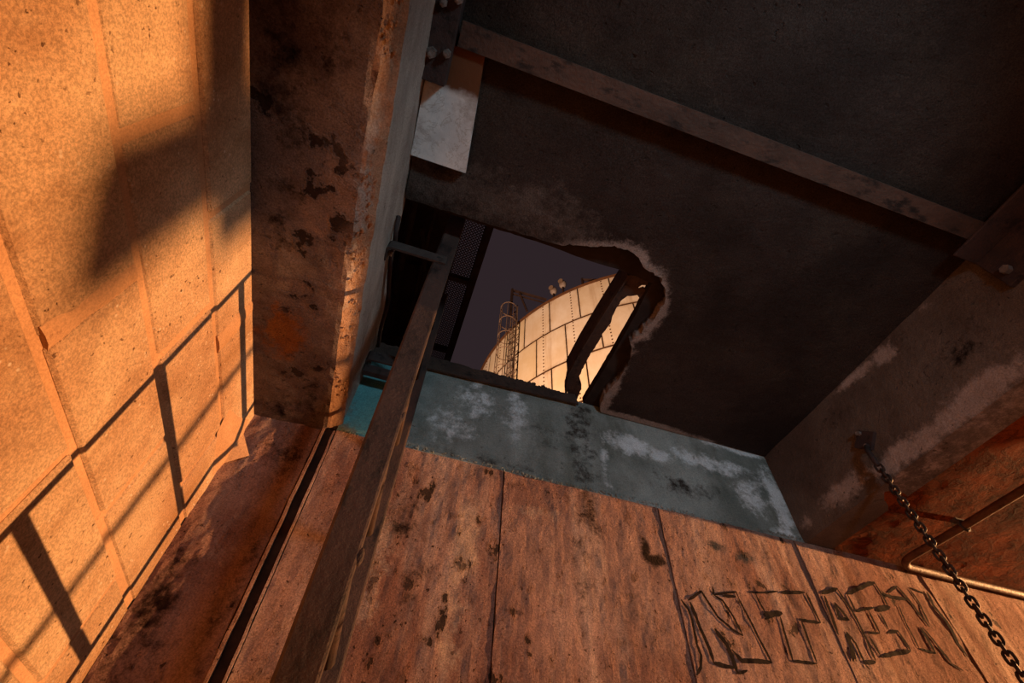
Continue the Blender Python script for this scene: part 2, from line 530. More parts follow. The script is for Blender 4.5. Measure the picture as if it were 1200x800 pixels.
mk('joint_ridge', rough_strip(-.502, -.482, YB-.010, .3, ZS-.01, 11), M['wall'], wb)
mk('joint_ridge', rough_strip(-.436, -.420, YB-.008, .3, ZS-.01, 17), M['wall'], wb)

# painted letters N T A I N, outlined in black, flat on the back wall
LETTERS = {
'n': [([(1.818, 1.382), (1.854, 1.333), (1.865, 1.269), (1.855, 1.15), (1.866, 1.093), (1.848, 1.033), (1.808, 0.989)], 0.013),
([(1.869, 1.387), (1.981, 1.46), (2.05, 1.325), (2.12, 1.267), (2.185, 1.241)], 0.012), ([(2.063, 1.457), (2.117, 1.431), (2.158, 1.343), (2.185, 1.241)], 0.013),
([(2.075, 1.51), (2.069, 1.458), (2.178, 1.488), (2.237, 1.503), (2.244, 1.463)], 0.011), ([(2.127, 1.462), (2.226, 1.474)], 0.0175),
([(2.244, 1.463), (2.279, 1.314), (2.305, 1.205), (2.33, 1.124)], 0.013), ([(1.882, 1.38), (1.906, 1.244), (1.931, 1.14), (1.936, 1.067)], 0.017),
([(1.936, 1.067), (2.009, 1.063), (2.065, 1.064)], 0.02), ([(2.001, 1.251), (2.05, 1.181), (2.068, 1.123), (2.074, 1.037)], 0.021),
([(2.079, 1.155), (2.127, 1.102), (2.219, 1.115), (2.331, 1.128)], 0.02), ([(2.064, 1.035), (2.144, 1.061)], 0.013)],
't': [([(2.342, 1.522), (2.482, 1.544), (2.572, 1.57)], 0.01), ([(2.592, 1.564), (2.793, 1.603)], 0.017), ([(2.385, 1.521), (2.397, 1.459), (2.409, 1.399)], 0.011),
([(2.39, 1.392), (2.541, 1.431)], 0.03), ([(2.385, 1.369), (2.437, 1.391)], 0.015), ([(2.512, 1.404), (2.497, 1.291), (2.483, 1.154)], 0.013),
([(2.483, 1.154), (2.568, 1.163), (2.652, 1.167)], 0.013), ([(2.652, 1.167), (2.657, 1.275), (2.663, 1.412)], 0.012), ([(2.658, 1.413), (2.727, 1.409), (2.816, 1.42)], 0.015),
([(2.813, 1.415), (2.808, 1.5), (2.805, 1.603)], 0.015)],
'a': [([(2.937, 1.623), (3.1, 1.688)], 0.02), ([(2.954, 1.611), (2.931, 1.466), (2.919, 1.367)], 0.018), ([(3.096, 1.682), (3.129, 1.546), (3.138, 1.393), (3.124, 1.252)], 0.015),
([(3.121, 1.248), (3.025, 1.225)], 0.02), ([(3.022, 1.221), (3.032, 1.334), (3.004, 1.398)], 0.015), ([(3.004, 1.398), (2.979, 1.292), (2.941, 1.221)], 0.022),
([(2.995, 1.328), (2.964, 1.225)], 0.012), ([(3.015, 1.583), (2.994, 1.477), (3.065, 1.48), (3.037, 1.54), (3.015, 1.583)], 0.017), ([(3.025, 1.217), (3.041, 1.192)], 0.015)],
'i': [([(3.162, 1.659), (3.301, 1.725), (3.476, 1.8)], 0.02), ([(3.162, 1.659), (3.159, 1.547), (3.346, 1.603)], 0.013), ([(3.472, 1.794), (3.483, 1.697), (3.479, 1.627)], 0.013),
([(3.345, 1.584), (3.497, 1.635)], 0.025), ([(3.277, 1.572), (3.275, 1.496), (3.274, 1.433)], 0.014), ([(3.372, 1.569), (3.371, 1.471)], 0.015), ([(3.17, 1.416), (3.274, 1.433)], 0.013),
([(3.346, 1.444), (3.451, 1.475)], 0.015), ([(3.17, 1.398), (3.189, 1.282)], 0.015), ([(3.189, 1.282), (3.319, 1.322), (3.466, 1.358)], 0.018), ([(3.447, 1.47), (3.457, 1.417), (3.466, 1.358)], 0.02)],
'n2': [([(3.551, 1.741), (3.687, 1.814)], 0.012), ([(3.499, 1.721), (3.596, 1.713), (3.71, 1.728)], 0.0225), ([(3.687, 1.814), (3.734, 1.692), (3.765, 1.55)], 0.017),
([(3.588, 1.666), (3.56, 1.525), (3.555, 1.388)], 0.01), ([(3.564, 1.385), (3.677, 1.376)], 0.015), ([(3.679, 1.535), (3.676, 1.452), (3.677, 1.376)], 0.02),
([(3.694, 1.538), (3.735, 1.434), (3.769, 1.343)], 0.013), ([(3.796, 1.818), (3.812, 1.726), (3.783, 1.572)], 0.013), ([(3.808, 1.826), (3.937, 1.801)], 0.01),
([(3.956, 1.826), (3.937, 1.717), (3.964, 1.621), (3.943, 1.475), (3.963, 1.397)], 0.021), ([(3.727, 1.424), (3.767, 1.325), (3.832, 1.296)], 0.013)]}
def stroke(bm, pl, w, seed):
    pi = max(k for k in range(len(edges)) if edges[k] <= pl[0][0])
    pts = [Vector((p[0], p[1])) for p in pl]
    fine = []
    for a, b in zip(pts, pts[1:]):
        n = max(2, int((b-a).length/.012))
        fine += [a.lerp(b, k/n) for k in range(n)]
    fine.append(pts[-1])
    L, Rr = [], []
    m = len(fine)
    for k, p in enumerate(fine):
        d = (fine[min(k+1, m-1)]-fine[max(k-1, 0)]).normalized()
        nrm = Vector((-d.y, d.x))
        ww = w*.5*(1+.4*noise.noise(Vector((p.x*40, p.y*40, seed))))*min(1, .35+k*.25, .35+(m-1-k)*.25)
        p = p+nrm*(.003*noise.noise(Vector((p.x*14, p.y*14, seed+5))))
        yy = YB+.006*nz((p.x, p.y, pi), 2.2)+.003*nz((p.x*1.5, p.y*.7, pi), 9)-.0035
        L.append((p.x+nrm.x*ww, yy, p.y+nrm.y*ww)); Rr.append((p.x-nrm.x*ww, yy, p.y-nrm.y*ww))
    vl = [bm.verts.new(c) for c in L]; vr = [bm.verts.new(c) for c in Rr]
    for k in range(m-1):
        bm.faces.new((vl[k], vl[k+1], vr[k+1], vr[k]))
for k, (ch, strokes) in enumerate(LETTERS.items()):
    bm = new()
    for j, (pl, w) in enumerate(strokes):
        stroke(bm, pl, w*1.25, k*7+j)
    o = mk('graffiti_letter', bm, M['black'], wb)
    o['label'] = 'hand drawn black outlined letter ' + ch[0].upper()

# ---------------------------------------------------------------- lintel band over the back wall
BS = [(2.36, 2.55, .5, .12, 0, .8), (2.75, 2.80, .35, .06, 0, 1.3), (2.93, 2.35, .09, .35, 0, 1.2), (1.68, 2.53, .22, .12, 0, 1.05), (1.95, 2.5, .18, .09, 0, .9), (1.27, 2.45, .16, .7, 1, .62),
      (-.27, 2.4, .25, .5, 2, 1.2), (.45, 2.6, .2, .3, 0, .6), (.3, 2.3, .25, .2, 0, .6), (2.67, 2.32, .16, .2, 0, .8), (.75, 2.55, .12, .3, 0, .7), (1.44, 2.3, .05, .3, 0, .6), (2.9, 2.06, .18, .06, 0, .8),
      (2.1, 2.25, .35, .12, 1, .6), (.95, 2.4, .15, .3, 1, .45), (.6, 2.05, .6, .05, 1, .5)]
bm = new(); slab(bm, 1, YB+.006, YB+.3, -.42, 3.05, ZS, ZC+.07, .03, lambda u, v: .006*nz((u, v, 3), 3))
tb = struct(mk('trim_1', bm, M['band'], base=(1.3, YB, ZS)), 'blue grey limewashed lintel band above the back wall')
paint(tb, lambda p: blob(p[0], p[2], BS))
crng = random.Random(5)
bm = new()
for k in range(300):
    x = crng.uniform(-.42, 2.98)
    r = crng.uniform(.003, .008)
    z = ZS+.012+.008*math.sin(x*5)+crng.uniform(-.008, .014)
    mt = Matrix.Translation((x, YB-.001, z)) @ Matrix.Rotation(crng.uniform(0, 6), 4, 'Y') @ Matrix.Diagonal((r*1.6, r*.8, r, 1))
    bmesh.ops.create_icosphere(bm, subdivisions=1, radius=1, matrix=mt)
o = mk('mortar_crumbs', bm, M['band'], tb); o['kind'] = 'stuff'

# ---------------------------------------------------------------- left beam with a broken chamfer
def beam_left():
    prof = [(-.92, 2.0), (-.86, 2.0), (-.80, 2.0), (-.74, 2.0), (-.68, 2.0), (-.62, 2.0), (-.56, 2.0), (-.50, 2.0), (-.476, 2.0), (-.462, 2.010), (-.448, 2.024), (-.434, 2.038), (-.418, 2.054), (-.40, 2.07),
            (-.40, 2.12), (-.40, 2.2), (-.40, 2.3), (-.40, 2.4), (-.40, 2.5), (-.40, 2.6), (-.40, 2.7), (-.40, 2.79), (-.40, 2.87)]
    y0, y1, n = YF, YB+.12, 190
    bm = new(); R = []
    for k in range(n+1):
        y = y0+(y1-y0)*k/n
        row = []
        for q, (x, z) in enumerate(prof):
            d = .007*nz((x, y, z), 3)
            if 8 <= q <= 13:
                e = max(0, noise.noise(Vector((q*.15, y*5, 3))))*.022+.010*noise.noise(Vector((q*.7, y*16, 1)))
                x2, z2 = x-e*.7, z+e*.7
            elif q < 8:
                x2, z2 = x, z+d
            else:
                x2, z2 = x+d, z
            row.append(bm.verts.new((x2, y, z2)))
        row.append(bm.verts.new((-1.3, y, 2.87))); row.append(bm.verts.new((-1.3, y, 2.0)))
        R.append(row)
    m = len(R[0])
    for k in range(n):
        for q in range(m):
            bm.faces.new((R[k][q], R[k][(q+1) % m], R[k+1][(q+1) % m], R[k+1][q]))
    bm.faces.new(R[0]); bm.faces.new(R[-1][::-1])
    return bm
LBS = [(-.46, .68, .05, .35, 0, .7), (-.52, .98, .13, .25, 0, 1.2), (-.66, 1.12, .14, .16, 0, .8), (-.50, 1.3, .07, .35, 0, .9), (-.8, .6, .15, .4, 1, .6), (-.62, .5, .12, .3, 1, .5), (-.78, 1.15, .1, .3, 1, .6), (-.76, 1.85, .13, .22, 2, 1.0), (-.58, 2.3, .07, .2, 1, .7), (-.76, 2.42, .15, .15, 1, .6), (-.52, 1.75, .05, .5, 1, .4), (-.75, 1.3, .05, .1, 0, .6)]  # orange channel is lamp glow painted on the underside, the rest stains
LSS = [(2.3, 2.0, .35, .10, 2, .9), (2.0, 2.25, .35, .08, 2, .55), (1.5, 2.35, .3, .2, 0, .4), (.7, 2.3, .5, .2, 0, .3)]
tl = struct(mk('trim_2', beam_left(), M['beam'], base=(-.66, 0, ZS)), 'grey brown concrete beam over the left wall with a crumbled lower edge')
tl.data.materials.append(M['beam_side'])
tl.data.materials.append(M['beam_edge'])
for p in tl.data.polygons:
    c = p.center+tl.location
    if c.x/S > -.43 and c.z/S-CZ > 2.09:
        p.material_index = 1
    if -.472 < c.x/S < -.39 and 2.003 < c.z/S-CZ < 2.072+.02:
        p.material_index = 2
paint(tl, lambda p: blob(p[1], p[2], LSS) if p[0] > -.42 and p[2] > 2.05 else blob(p[0], p[1], LBS))
bm = new()
for k in range(110):
    y = crng.uniform(.2, 2.5)
    if nz((0, y, 0), 2.2, 3) < -.1: continue
    a = crng.uniform(0, 1)
    r = crng.uniform(.003, .008)
    mt = Matrix.Translation((-.46+.055*a+.006, y, 2.003+.055*a)) @ Matrix.Rotation(crng.uniform(0, 6), 4, 'Y') @ Matrix.Diagonal((r, r*1.5, r, 1))
    bmesh.ops.create_icosphere(bm, subdivisions=1, radius=1, matrix=mt)
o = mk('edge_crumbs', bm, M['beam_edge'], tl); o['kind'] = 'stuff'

# ---------------------------------------------------------------- right beam side and its soffit slab
RS = [(2.05, 2.13, .28, .09, 0, 1.0), (1.53, 2.08, .35, .09, 0, 1.1), (1.05, 2.08, .4, .10, 0, 1.2), (1.25, 2.70, .12, .08, 0, 1.1), (1.5, 2.74, .2, .05, 0, 1.0), (.8, 2.74, .2, .04, 0, .4), (2.45, 2.1, .12, .12, 0, .5), (.9, 2.35, .3, .2, 1, .5), (1.8, 2.6, .25, .15, 1, .4)]
bm = new(); slab(bm, 0, 3.0, 3.24, YF, YB+.006, ZS, ZC+.08, .04, lambda u, v: .007*nz((u, v, 5), 3)-(.02*max(0, 1-(v-ZS)/.05) if v < ZS+.05 else 0)*-.3)
tr = struct(mk('trim_3', bm, M['rbeam'], base=(3.1, 0, ZS)), 'dark concrete beam on the right with pale blotches')
paint(tr, lambda p: blob(p[1], p[2], RS))
bm = new(); slab(bm, 2, ZS+.004, ZS+3.0, 3.035, XE, YF, YB+.02, .05, lambda u, v: .006*nz((u, v, 9), 2.5))  # height above the soffit is added to keep the lamp off the walkway
struct(mk('trim_4', bm, M['soffit'], base=(5, 0, ZS)), 'rough orange lit soffit of the slab on the right under an added light blocking mass')

# ---------------------------------------------------------------- ceiling slab with the spalled hole
HOLE = [(-.39, 1.266), (.147, 1.259), (.509, 1.254), (.593, 1.25), (.719, 1.206), (.825, 1.181), (.923, 1.141), (1.011, 1.141), (1.104, 1.172), (1.182, 1.225), (1.24, 1.236), (1.321, 1.261), (1.392, 1.333),
        (1.422, 1.423), (1.42, 1.574), (1.38, 1.714), (1.351, 1.79), (1.405, 1.871), (1.435, 1.973), (1.432, 2.185), (1.403, 2.34), (1.431, 2.482), (1.46, 2.525)]
def jag(loop, amp, step, seed):
    out = []
    for a, b in zip(loop, loop[1:]):
        a, b = Vector(a), Vector(b)
        n = max(1, int((b-a).length/step))
        nr = Vector((-(b-a).y, (b-a).x)).normalized()
        for k in range(n):
            p = a.lerp(b, k/n)
            p += nr*amp*(noise.noise(Vector((p.x*22, p.y*22, seed)))+.6*noise.noise(Vector((p.x*60, p.y*60, seed))))
            out.append(p)
    out.append(Vector(loop[-1]))
    return out
straight = jag(HOLE[:4], .006, .03, 1)
spall = jag(HOLE[3:], .014, .02, 2)
edge = straight[:-1]+spall
outer = [Vector(p) for p in ((3.02, 2.53), (3.02, YF), (-.42, YF))]
def make_ceiling():
    loop = edge+outer
    pts = list(loop)
    import_n = len(pts)
    for i in range(70):
        for j in range(64):
            p = Vector((-.39+.05*i+.02*noise.noise(Vector((i*.9, j*.8, 0))), -.7+.05*j+.02*noise.noise(Vector((i*.8, j*.9, 4)))))
            pts.append(p)
    es = [(k, (k+1) % import_n) for k in range(import_n)]
    v, e, f, *_ = delaunay_2d_cdt(pts, es, [], 1, 1e-5)
    bm = new()
    bv = [bm.verts.new((p.x, p.y, ZC+(.006*nz((p.x, p.y, 2), 4)+.005*nz((p.x, p.y, 7), 11) if -.35 < p.x < 2.95 and p.y < 2.4 else 0))) for p in v]
    for t in f:
        bm.faces.new([bv[i] for i in t])
    bm.verts.ensure_lookup_table()
    # give the slab its thickness: raise a copy of the boundary and close the top
    bnd = [ed for ed in bm.edges if len(ed.link_faces) == 1]
    up = {}
    for ed in bnd:
        for q in ed.verts:
            if q not in up:
                up[q] = bm.verts.new((q.co.x, q.co.y, ZC+.085))
    for ed in bnd:
        a, b = ed.verts
        bm.faces.new((a, b, up[b], up[a]))
    lone = [q for q in bm.verts if not q.link_edges]
    for q in lone:
        bm.verts.remove(q)
    return bm
ceil = struct(mk('ceiling', make_ceiling(), M['ceiling'], base=(1, 0, ZC)), 'sooty black concrete ceiling slab with a spalled hole')
def ceil_stain(p):
    x, y, z = p
    d = min((Vector((x, y))-q).length for q in spall) if (.3 < x < 1.9 and y > .8) else 9
    a = max(0, 1.05-d/.07)+max(0, .35-d/.5) if d < .3 else 0
    c = 0
    if x < 1.2 and .7 < y < 1.3:
        c = .85*max(0, 1-abs(y-1.1)/.32)*max(0, 1-max(0, x-.5)/.6)
    if d < .3: a *= .75+.9*noise.noise(Vector((x*3, y*3, 0)))
    if z > ZC+.02: a *= .15
    return (a, 0, c)
paint(ceil, ceil_stain)

# roof deck lying on the slab: straight edges at the hatch
deck_poly = [(-.42, 1.315), (.533, 1.313), (.706, 1.324), (.904, 1.328), (1.091, 1.325), (1.31, 1.345), (1.315, 1.5), (1.322, 1.62), (1.326, 1.84), (1.329, 2.08), (1.327, 2.32), (1.322, 2.56), (3.24, 2.56), (3.24, YF), (-.42, YF)]
dk = jag(deck_poly[:12], .006, .035, 6)+[Vector(p) for p in deck_poly[12:]]
bm = new(); prism(bm, [tuple(p) for p in dk], 2, ZC+.085, ZC+.16)
o = mk('roof_deck', bm, M['deck'], base=(2, 1, ZC+.085)); o['kind'] = 'structure'; o['label'] = 'black tarred roof deck over the slab with a torn straight edge'
o.name = 'trim_5'

# corroded channel along the hatch edge, torn open
chan = [(1.135, 1.35), (1.123, 1.499), (1.105, 1.776), (1.091, 2.061), (1.09, 2.319), (1.12, 2.40), (1.15, 2.485), (1.2, 2.56), (1.262, 2.60), (1.272, 2.555), (1.262, 2.442), (1.231, 2.375), (1.191, 2.331), (1.18, 2.136),
        (1.188, 2.008), (1.189, 1.87), (1.202, 1.765), (1.187, 1.675), (1.188, 1.566), (1.214, 1.511), (1.272, 1.483), (1.306, 1.50), (1.309, 1.42), (1.285, 1.41), (1.262, 1.43), (1.248, 1.425), (1.265, 1.395), (1.30, 1.385), (1.30, 1.345)]
ch = thing('roof_channel', 'dark rust eaten steel channel with a torn slot crossing the roof hole', 'beam', (1.2, 2.0, ZC+.11))
cj = jag(chan, .007, .02, 12)
bm = new(); prism(bm, [tuple(p) for p in cj], 2, ZC+.118, ZC+.132)
mk('web', bm, M['torn'], ch)
bm = new(); prism(bm, [(1.138, 1.35), (1.126, 1.5), (1.108, 1.776), (1.094, 2.06), (1.093, 2.33), (1.103, 2.34), (1.106, 2.06), (1.12, 1.776), (1.138, 1.5), (1.150, 1.35)], 2, ZC+.10, ZC+.30)
mk('flange', bm, M['torn'], ch)
bm = new(); prism(bm, [tuple(p) for p in jag([(1.10, 2.33), (1.125, 2.42), (1.14, 2.5), (1.19, 2.60)], .004, .02, 2)]+[(1.20, 2.59), (1.15, 2.48), (1.135, 2.41), (1.112, 2.33)], 2, ZC+.10, ZC+.22)
mk('torn_flange_end', bm, M['torn'], ch)

# edge angle on the wall head along the back of the hole
ea = thing('edge_angle', 'dark ragged steel angle along the wall head at the far side of the roof hole', 'angle', (.4, 2.5, ZC))
top = [(x, ZC+.085+.022*noise.noise(Vector((x*7, 0, 2)))+.012*noise.noise(Vector((x*30, 0, 5)))) for x in [i*.025-.40 for i in range(66)]]
bm = new(); prism(bm, [(-.40, ZC-.07), (1.25, ZC-.005)]+[(p[0], p[1]) for p in top[::-1]], 1, 2.495, 2.512)
mk('upright_leg', bm, M['torn'], ea)
bm = new(); box(bm, (-.40, 2.512, ZC+.072), (1.25, 2.60, ZC+.082))
mk('flat_leg', bm, M['torn'], ea)
bm = new()
for k in range(26):
    x = crng.uniform(.55, 1.15); r = crng.uniform(.006, .016)
    bmesh.ops.create_icosphere(bm, subdivisions=1, radius=1, matrix=Matrix.Translation((x, 2.505, ZC+.09+crng.uniform(-.01, .012))) @ Matrix.Diagonal((r*1.5, r, r, 1)))
o = mk('rust_flakes', bm, M['torn'], ea); o['kind'] = 'stuff'

# front wall behind the camera
bm = new(); box(bm, (-1.3, YF-.25, FL), (XE, YF, ZC+.1))
struct(mk('wall_front', bm, M['rbeam'], base=(1, YF, FL)), 'plain concrete wall at the rear of the room')
bm = new(); box(bm, (-60, -60, FL-.4), (60, 60, FL-.21))
struct(mk('ground', bm, M['ground'], base=(0, 0, FL-.3)), 'dark yard ground outside')

# ---------------------------------------------------------------- ladder
ld = thing('wall_ladder', 'tall rusty flat bar ladder rising through the roof hole beside the left beam', 'ladder', (-.09, 1.9, FL))
for y, xa, xb, w, ztop in ((1.46, -.093, -.066, .112, 3.55), (2.34, -.046, -.040, .116, 3.55)):
    bm = new()
    zs = [FL, .45, 2.9, ztop]
    def cx(z): return xa+(xb-xa)*(z-.45)/2.45
    vs = []
    for z in zs:
        c = .010
        sec = ((-w/2+c, 0), (w/2-c, 0), (w/2-.003, .003), (w/2, c), (w/2, .024), (-w/2, .024), (-w/2, c))
        vs.append([bm.verts.new((cx(z)+sx, y+sy, z)) for sx, sy in sec])
    for k in range(3):
        for q in range(7):
            bm.faces.new((vs[k][q], vs[k][(q+1) % 7], vs[k+1][(q+1) % 7], vs[k+1][q]))
    bm.faces.new(vs[0]); bm.faces.new(vs[-1][::-1])
    mk('stile', bm, M['ladder'], ld)
rz = [.731-.572*k for k in range(1, 5)][::-1]+[.731, 1.303, 1.875, 2.447, 3.02]
rung = None
for z in rz:
    bm = new(); tube(bm, [(-.068, 1.47, z), (-.05, 2.35, z-.012)], .027, 8)
    mk('rung', bm, M['ladder'], ld, smooth=True)
    bm = new()
    bmesh.ops.create_icosphere(bm, subdivisions=2, radius=1, matrix=Matrix.Translation((-.032, 1.472, z)) @ Matrix.Diagonal((.012, .012, .03, 1)))
    mk('weld', bm, M['ladder'], ld)
for y, zc, zh in ((1.445, 2.535, .040), (2.325, 2.53, .045)):
    bm = new()
    arc = [(-.402, y+.10), (-.402, y+.03), (-.396, y+.012), (-.385, y+.003), (-.365, y), (-.05, y)]
    inn = [(-.05, y+.014), (-.36, y+.014), (-.375, y+.018), (-.383, y+.03), (-.388, y+.04), (-.388, y+.10)]
    prism(bm, arc+inn, 2, zc-zh, zc+zh)
    mk('standoff_bracket', bm, M['bracket'], ld)
    bm = new(); cyl(bm, (-.385, y+.07, zc), (1, 0, 0), .016, .02)
    mk('bolt', bm, M['bolt'], ld)
# a small seat angle under the far bracket
bm = new(); box(bm, (-.39, 2.36, 2.40), (-.06, 2.40, 2.47))
mk('lower_brace', bm, M['angle'], ld)

# cable hanging by the beam
bm = new()
cp = [(-.385, 1.33, 2.66), (-.375, 1.38, 2.59), (-.372, 1.46, 2.60), (-.385, 1.60, 2.66), (-.375, 1.78, 2.68), (-.36, 2.0, 2.73), (-.37, 2.2, 2.72), (-.375, 2.35, 2.76), (-.38, 2.5, 2.83)]
fine = []
for k in range(len(cp)-1):
    p0, p1, p2, p3 = [Vector(cp[min(max(k+d, 0), len(cp)-1)]) for d in (-1, 0, 1, 2)]
    for q in range(5):
        t = q/5
        fine.append(.5*((2*p1)+(p2-p0)*t+(2*p0-5*p1+4*p2-p3)*t*t+(3*p1-p0-3*p2+p3)*t**3))
fine.append(Vector(cp[-1]))
tube(bm, fine, .014, 7)
tag(mk('cable', bm, M['angle'], base=(-.38, 1.9, 2.6), smooth=True), 'dark sagging cable running along the side of the left beam', 'cable')

# ---------------------------------------------------------------- steel under the ceiling
sb = thing('steel_joist', 'long rusty steel joist under the dark ceiling from left beam to right beam', 'beam', (1.35, .35, 2.70))
bm = new(); slab(bm, 2, 2.705, 2.72, -.27, 2.99, .285, .395, .03, lambda u, v: .002*nz((u, v, 0), 12))
mk('bottom_flange', bm, M['steel'], sb)
bm = new(); box(bm, (-.27, .332, 2.72), (2.99, .348, 2.785))
mk('web', bm, M['steel'], sb)
al = thing('bolted_angle', 'dark bolted steel angle on the left beam beside the white plate', 'angle', (-.33, -.4, 2.62))
bm = new(); box(bm, (-.435, -2.0, 2.64), (-.285, .575, 2.654), .003)
mk('flat_leg', bm, M['angle'], al)
bm = new(); box(bm, (-.299, -2.0, 2.654), (-.285, .575, 2.78), .003)
mk('upright_leg', bm, M['angle'], al)
for x, y, r in ((-.375, .447, .026), (-.302, .428, .020), (-.30, .205, .022), (-.362, .24, .018), (-.37, -.1, .022)):
    bm = new(); cyl(bm, (x, y, 2.612), (0, 0, 1), r, .03, 6)
    b_ = mk('bolt', bm, M['bolt'], al)
    bm = new(); cyl(bm, (x, y, 2.598), (0, 0, 1), r*.5, .02, 8)
    mk('thread_end', bm, M['bolt'], b_)
bm = new(); slab(bm, 2, 2.735, 2.775, -.395, -.12, .40, .985, .03, lambda u, v: .002*nz((u, v, 1), 7))
for v in bm.verts:          # the right edge is not quite square
    if v.co.x > -.2: v.co.x += .04*(v.co.y-.55)/.43
o = tag(mk('ceiling_plate', bm, M['plate'], base=(-.26, .7, 2.735)), 'flaking white painted plate under the ceiling, rust brown at its near end', 'plate')
paint(o, lambda p: (0, 0, max(0, min(1, (.66-p[1])/.12))))
sr = thing('seat_angle', 'dark steel seat angle carrying the joist on the right beam', 'angle', (2.95, .3, 2.5))
bm = new(); box(bm, (2.965, -.6, 2.43), (3.0, .50, 2.70), .003)
mk('upright_leg', bm, M['angle'], sr)
bm = new(); box(bm, (2.80, -.6, 2.685), (2.965, .50, 2.702), .003)
mk('flat_leg', bm, M['angle'], sr)
bm = new(); cyl(bm, (2.965, .44, 2.51), (-1, 0, 0), .026, .03, 6)
mk('bolt', bm, M['bolt'], sr)

# ---------------------------------------------------------------- chain
chn = thing('hanging_chain', 'rusty steel chain hanging from a diamond plate on the right beam', 'chain', (2.95, 1.70, 2.3))
bm = new(); prism(bm, [(1.70-.088, 2.30), (1.70, 2.30-.085), (1.70+.088, 2.30), (1.70, 2.30+.085)], 0, 2.975, 3.003)
mk('anchor_plate', bm, M['angle'], chn)
for y, z in ((1.70, 2.355), (1.705, 2.245)):
    bm = new(); cyl(bm, (2.978, y, z), (-1, 0, 0), .017, .022, 6)
    mk('bolt', bm, M['bolt'], chn)
bm = new(); tube(bm, [(2.985, 1.70, 2.25), (2.955, 1.70, 2.235), (2.94, 1.70, 2.20), (2.94, 1.70, 2.10), (2.94, 1.70, 2.075)], .016, 8)
mk('hook_bar', bm, M['angle'], chn, smooth=True)
def link_mesh():
    bm = new()
    L, wd, r = .058, .0205, .0078
    pts = []
    for k in range(16):
        a = 2*math.pi*k/16
        pts.append((wd*math.cos(a)*.9, 0, math.sin(a)*wd*.9+(L/2-wd*.9)*(1 if math.sin(a) > 1e-6 else -1 if math.sin(a) < -1e-6 else 0)))
    tube(bm, pts, r, 6, closed=True)
    me = bpy.data.meshes.new('chain_link')
    bmesh.ops.recalc_face_normals(bm, faces=bm.faces)
    for v in bm.verts: v.co *= S
    bm.to_mesh(me); bm.free()
    me.materials.append(M['chain'])
    for p in me.polygons: p.use_smooth = True
    return me
lm = link_mesh()
pitch = .0415
for k in range(70):
    o = bpy.data.objects.new('chain_link', lm)
    COL.objects.link(o)
    o.parent = chn
    z = 2.055-k*pitch
    o.location = W((2.94, 1.70, z))-chn.location
    o.rotation_euler = (0, 0, math.radians(-60+(90 if k % 2 else 0)+crng.uniform(-14, 14)))

# ---------------------------------------------------------------- conduit on the right soffit
cp_ = thing('conduit_pipe', 'rusty conduit bending from the right soffit along the top of the back wall', 'pipe', (3.77, 2.0, 1.96))
pts = [(3.745, -1.5, 1.965), (3.765, .9, 1.965), (3.77, 1.9, 1.965), (3.755, 2.33, 1.965)]
for k in range(1, 9):
    a = k/8*math.pi/2
    pts.append((3.755+.11*(1-math.cos(a)), 2.345+.135*math.sin(a), 1.965))
pts += [(4.2, 2.485, 1.965), (5.0, 2.485, 1.965), (6.8, 2.485, 1.965)]
bm = new(); tube(bm, pts, .026, 10)
mk('pipe', bm, M['pipe'], cp_, smooth=True)
for y in (1.92, .4):
    bm = new(); box(bm, (3.70, y-.022, 1.985), (3.84, y+.022, 2.006), .002)
    tube(bm, [(3.735, y, 1.99), (3.735, y, 1.955), (3.75, y, 1.935), (3.77, y, 1.93), (3.79, y, 1.935), (3.805, y, 1.955), (3.805, y, 1.99)], .009, 6)
    mk('clamp', bm, M['bracket'], cp_)

# ---------------------------------------------------------------- unseen shape added off to the right to throw the soft shadow on the left wall
caster = thing('shadow_caster', 'unseen box and tube shape added under the right slab to cast a soft shadow', 'box', (7.0, .88, 1.4))
bm = new(); prism(bm, [(.79, 1.50), (.84, 1.455), (.95, 1.40), (.985, 1.42), (.975, 1.72), (.80, 1.72)], 0, 6.95, 7.05)
mk('body', bm, M['bracket'], caster)
bm = new(); box(bm, (6.93, .80, 1.70), (7.07, 1.065, 2.0), .01)
mk('caster_block', bm, M['bracket'], caster)
bm = new(); tube(bm, [(7, -1.5, 1.80), (7, .45, 1.80), (7, .66, 1.78), (7, .82, 1.76)], .085, 10)
mk('conduit', bm, M['bracket'], caster)  # tube added to lengthen the shadow strip along the wall top

# ---------------------------------------------------------------- walkway above the hole
wk = thing('roof_walkway', 'dark steel walkway with expanded mesh seen through the roof hole', 'walkway', (-.3, 2.4, 4.0))
bm = new(); box(bm, (.175, .8, 3.99), (.245, 3.95, 4.14), .004)
mk('edge_channel', bm, M['walk'], wk)
for y in (.85, 1.65, 2.455, 3.35, 3.9):
    bm = new(); box(bm, (-1.1, y-.022, 4.0), (.18, y+.022, 4.06))
    mk('cross_bar', bm, M['walk'], wk)
bm = new()
px_, py_ = .031, .060
ny = int(3.0/py_); nx = 7
for i in range(nx):
    for sgn in (0, 1):
        x0 = -.02+i*px_
        pts = []
        for j in range(ny*2+1):
            off = px_*.5*(1 if (j+sgn) % 2 else -1)*.86
            pts.append((x0+px_*.5+off, .88+j*py_/2, 4.062+(.004 if (j+sgn) % 2 else 0)))
        for a, b in zip(pts, pts[1:]):
            v = [bm.verts.new(c) for c in ((a[0]-.0035, a[1], a[2]), (a[0]+.0035, a[1], a[2]), (b[0]+.0035, b[1], b[2]), (b[0]-.0035, b[1], b[2]))]
            w = [bm.verts.new((q.co.x, q.co.y, q.co.z+.012)) for q in v]
            bm.faces.new(v); bm.faces.new(w[::-1])
            bm.faces.new((v[0], v[3], w[3], w[0])); bm.faces.new((v[1], v[2], w[2], w[1]))
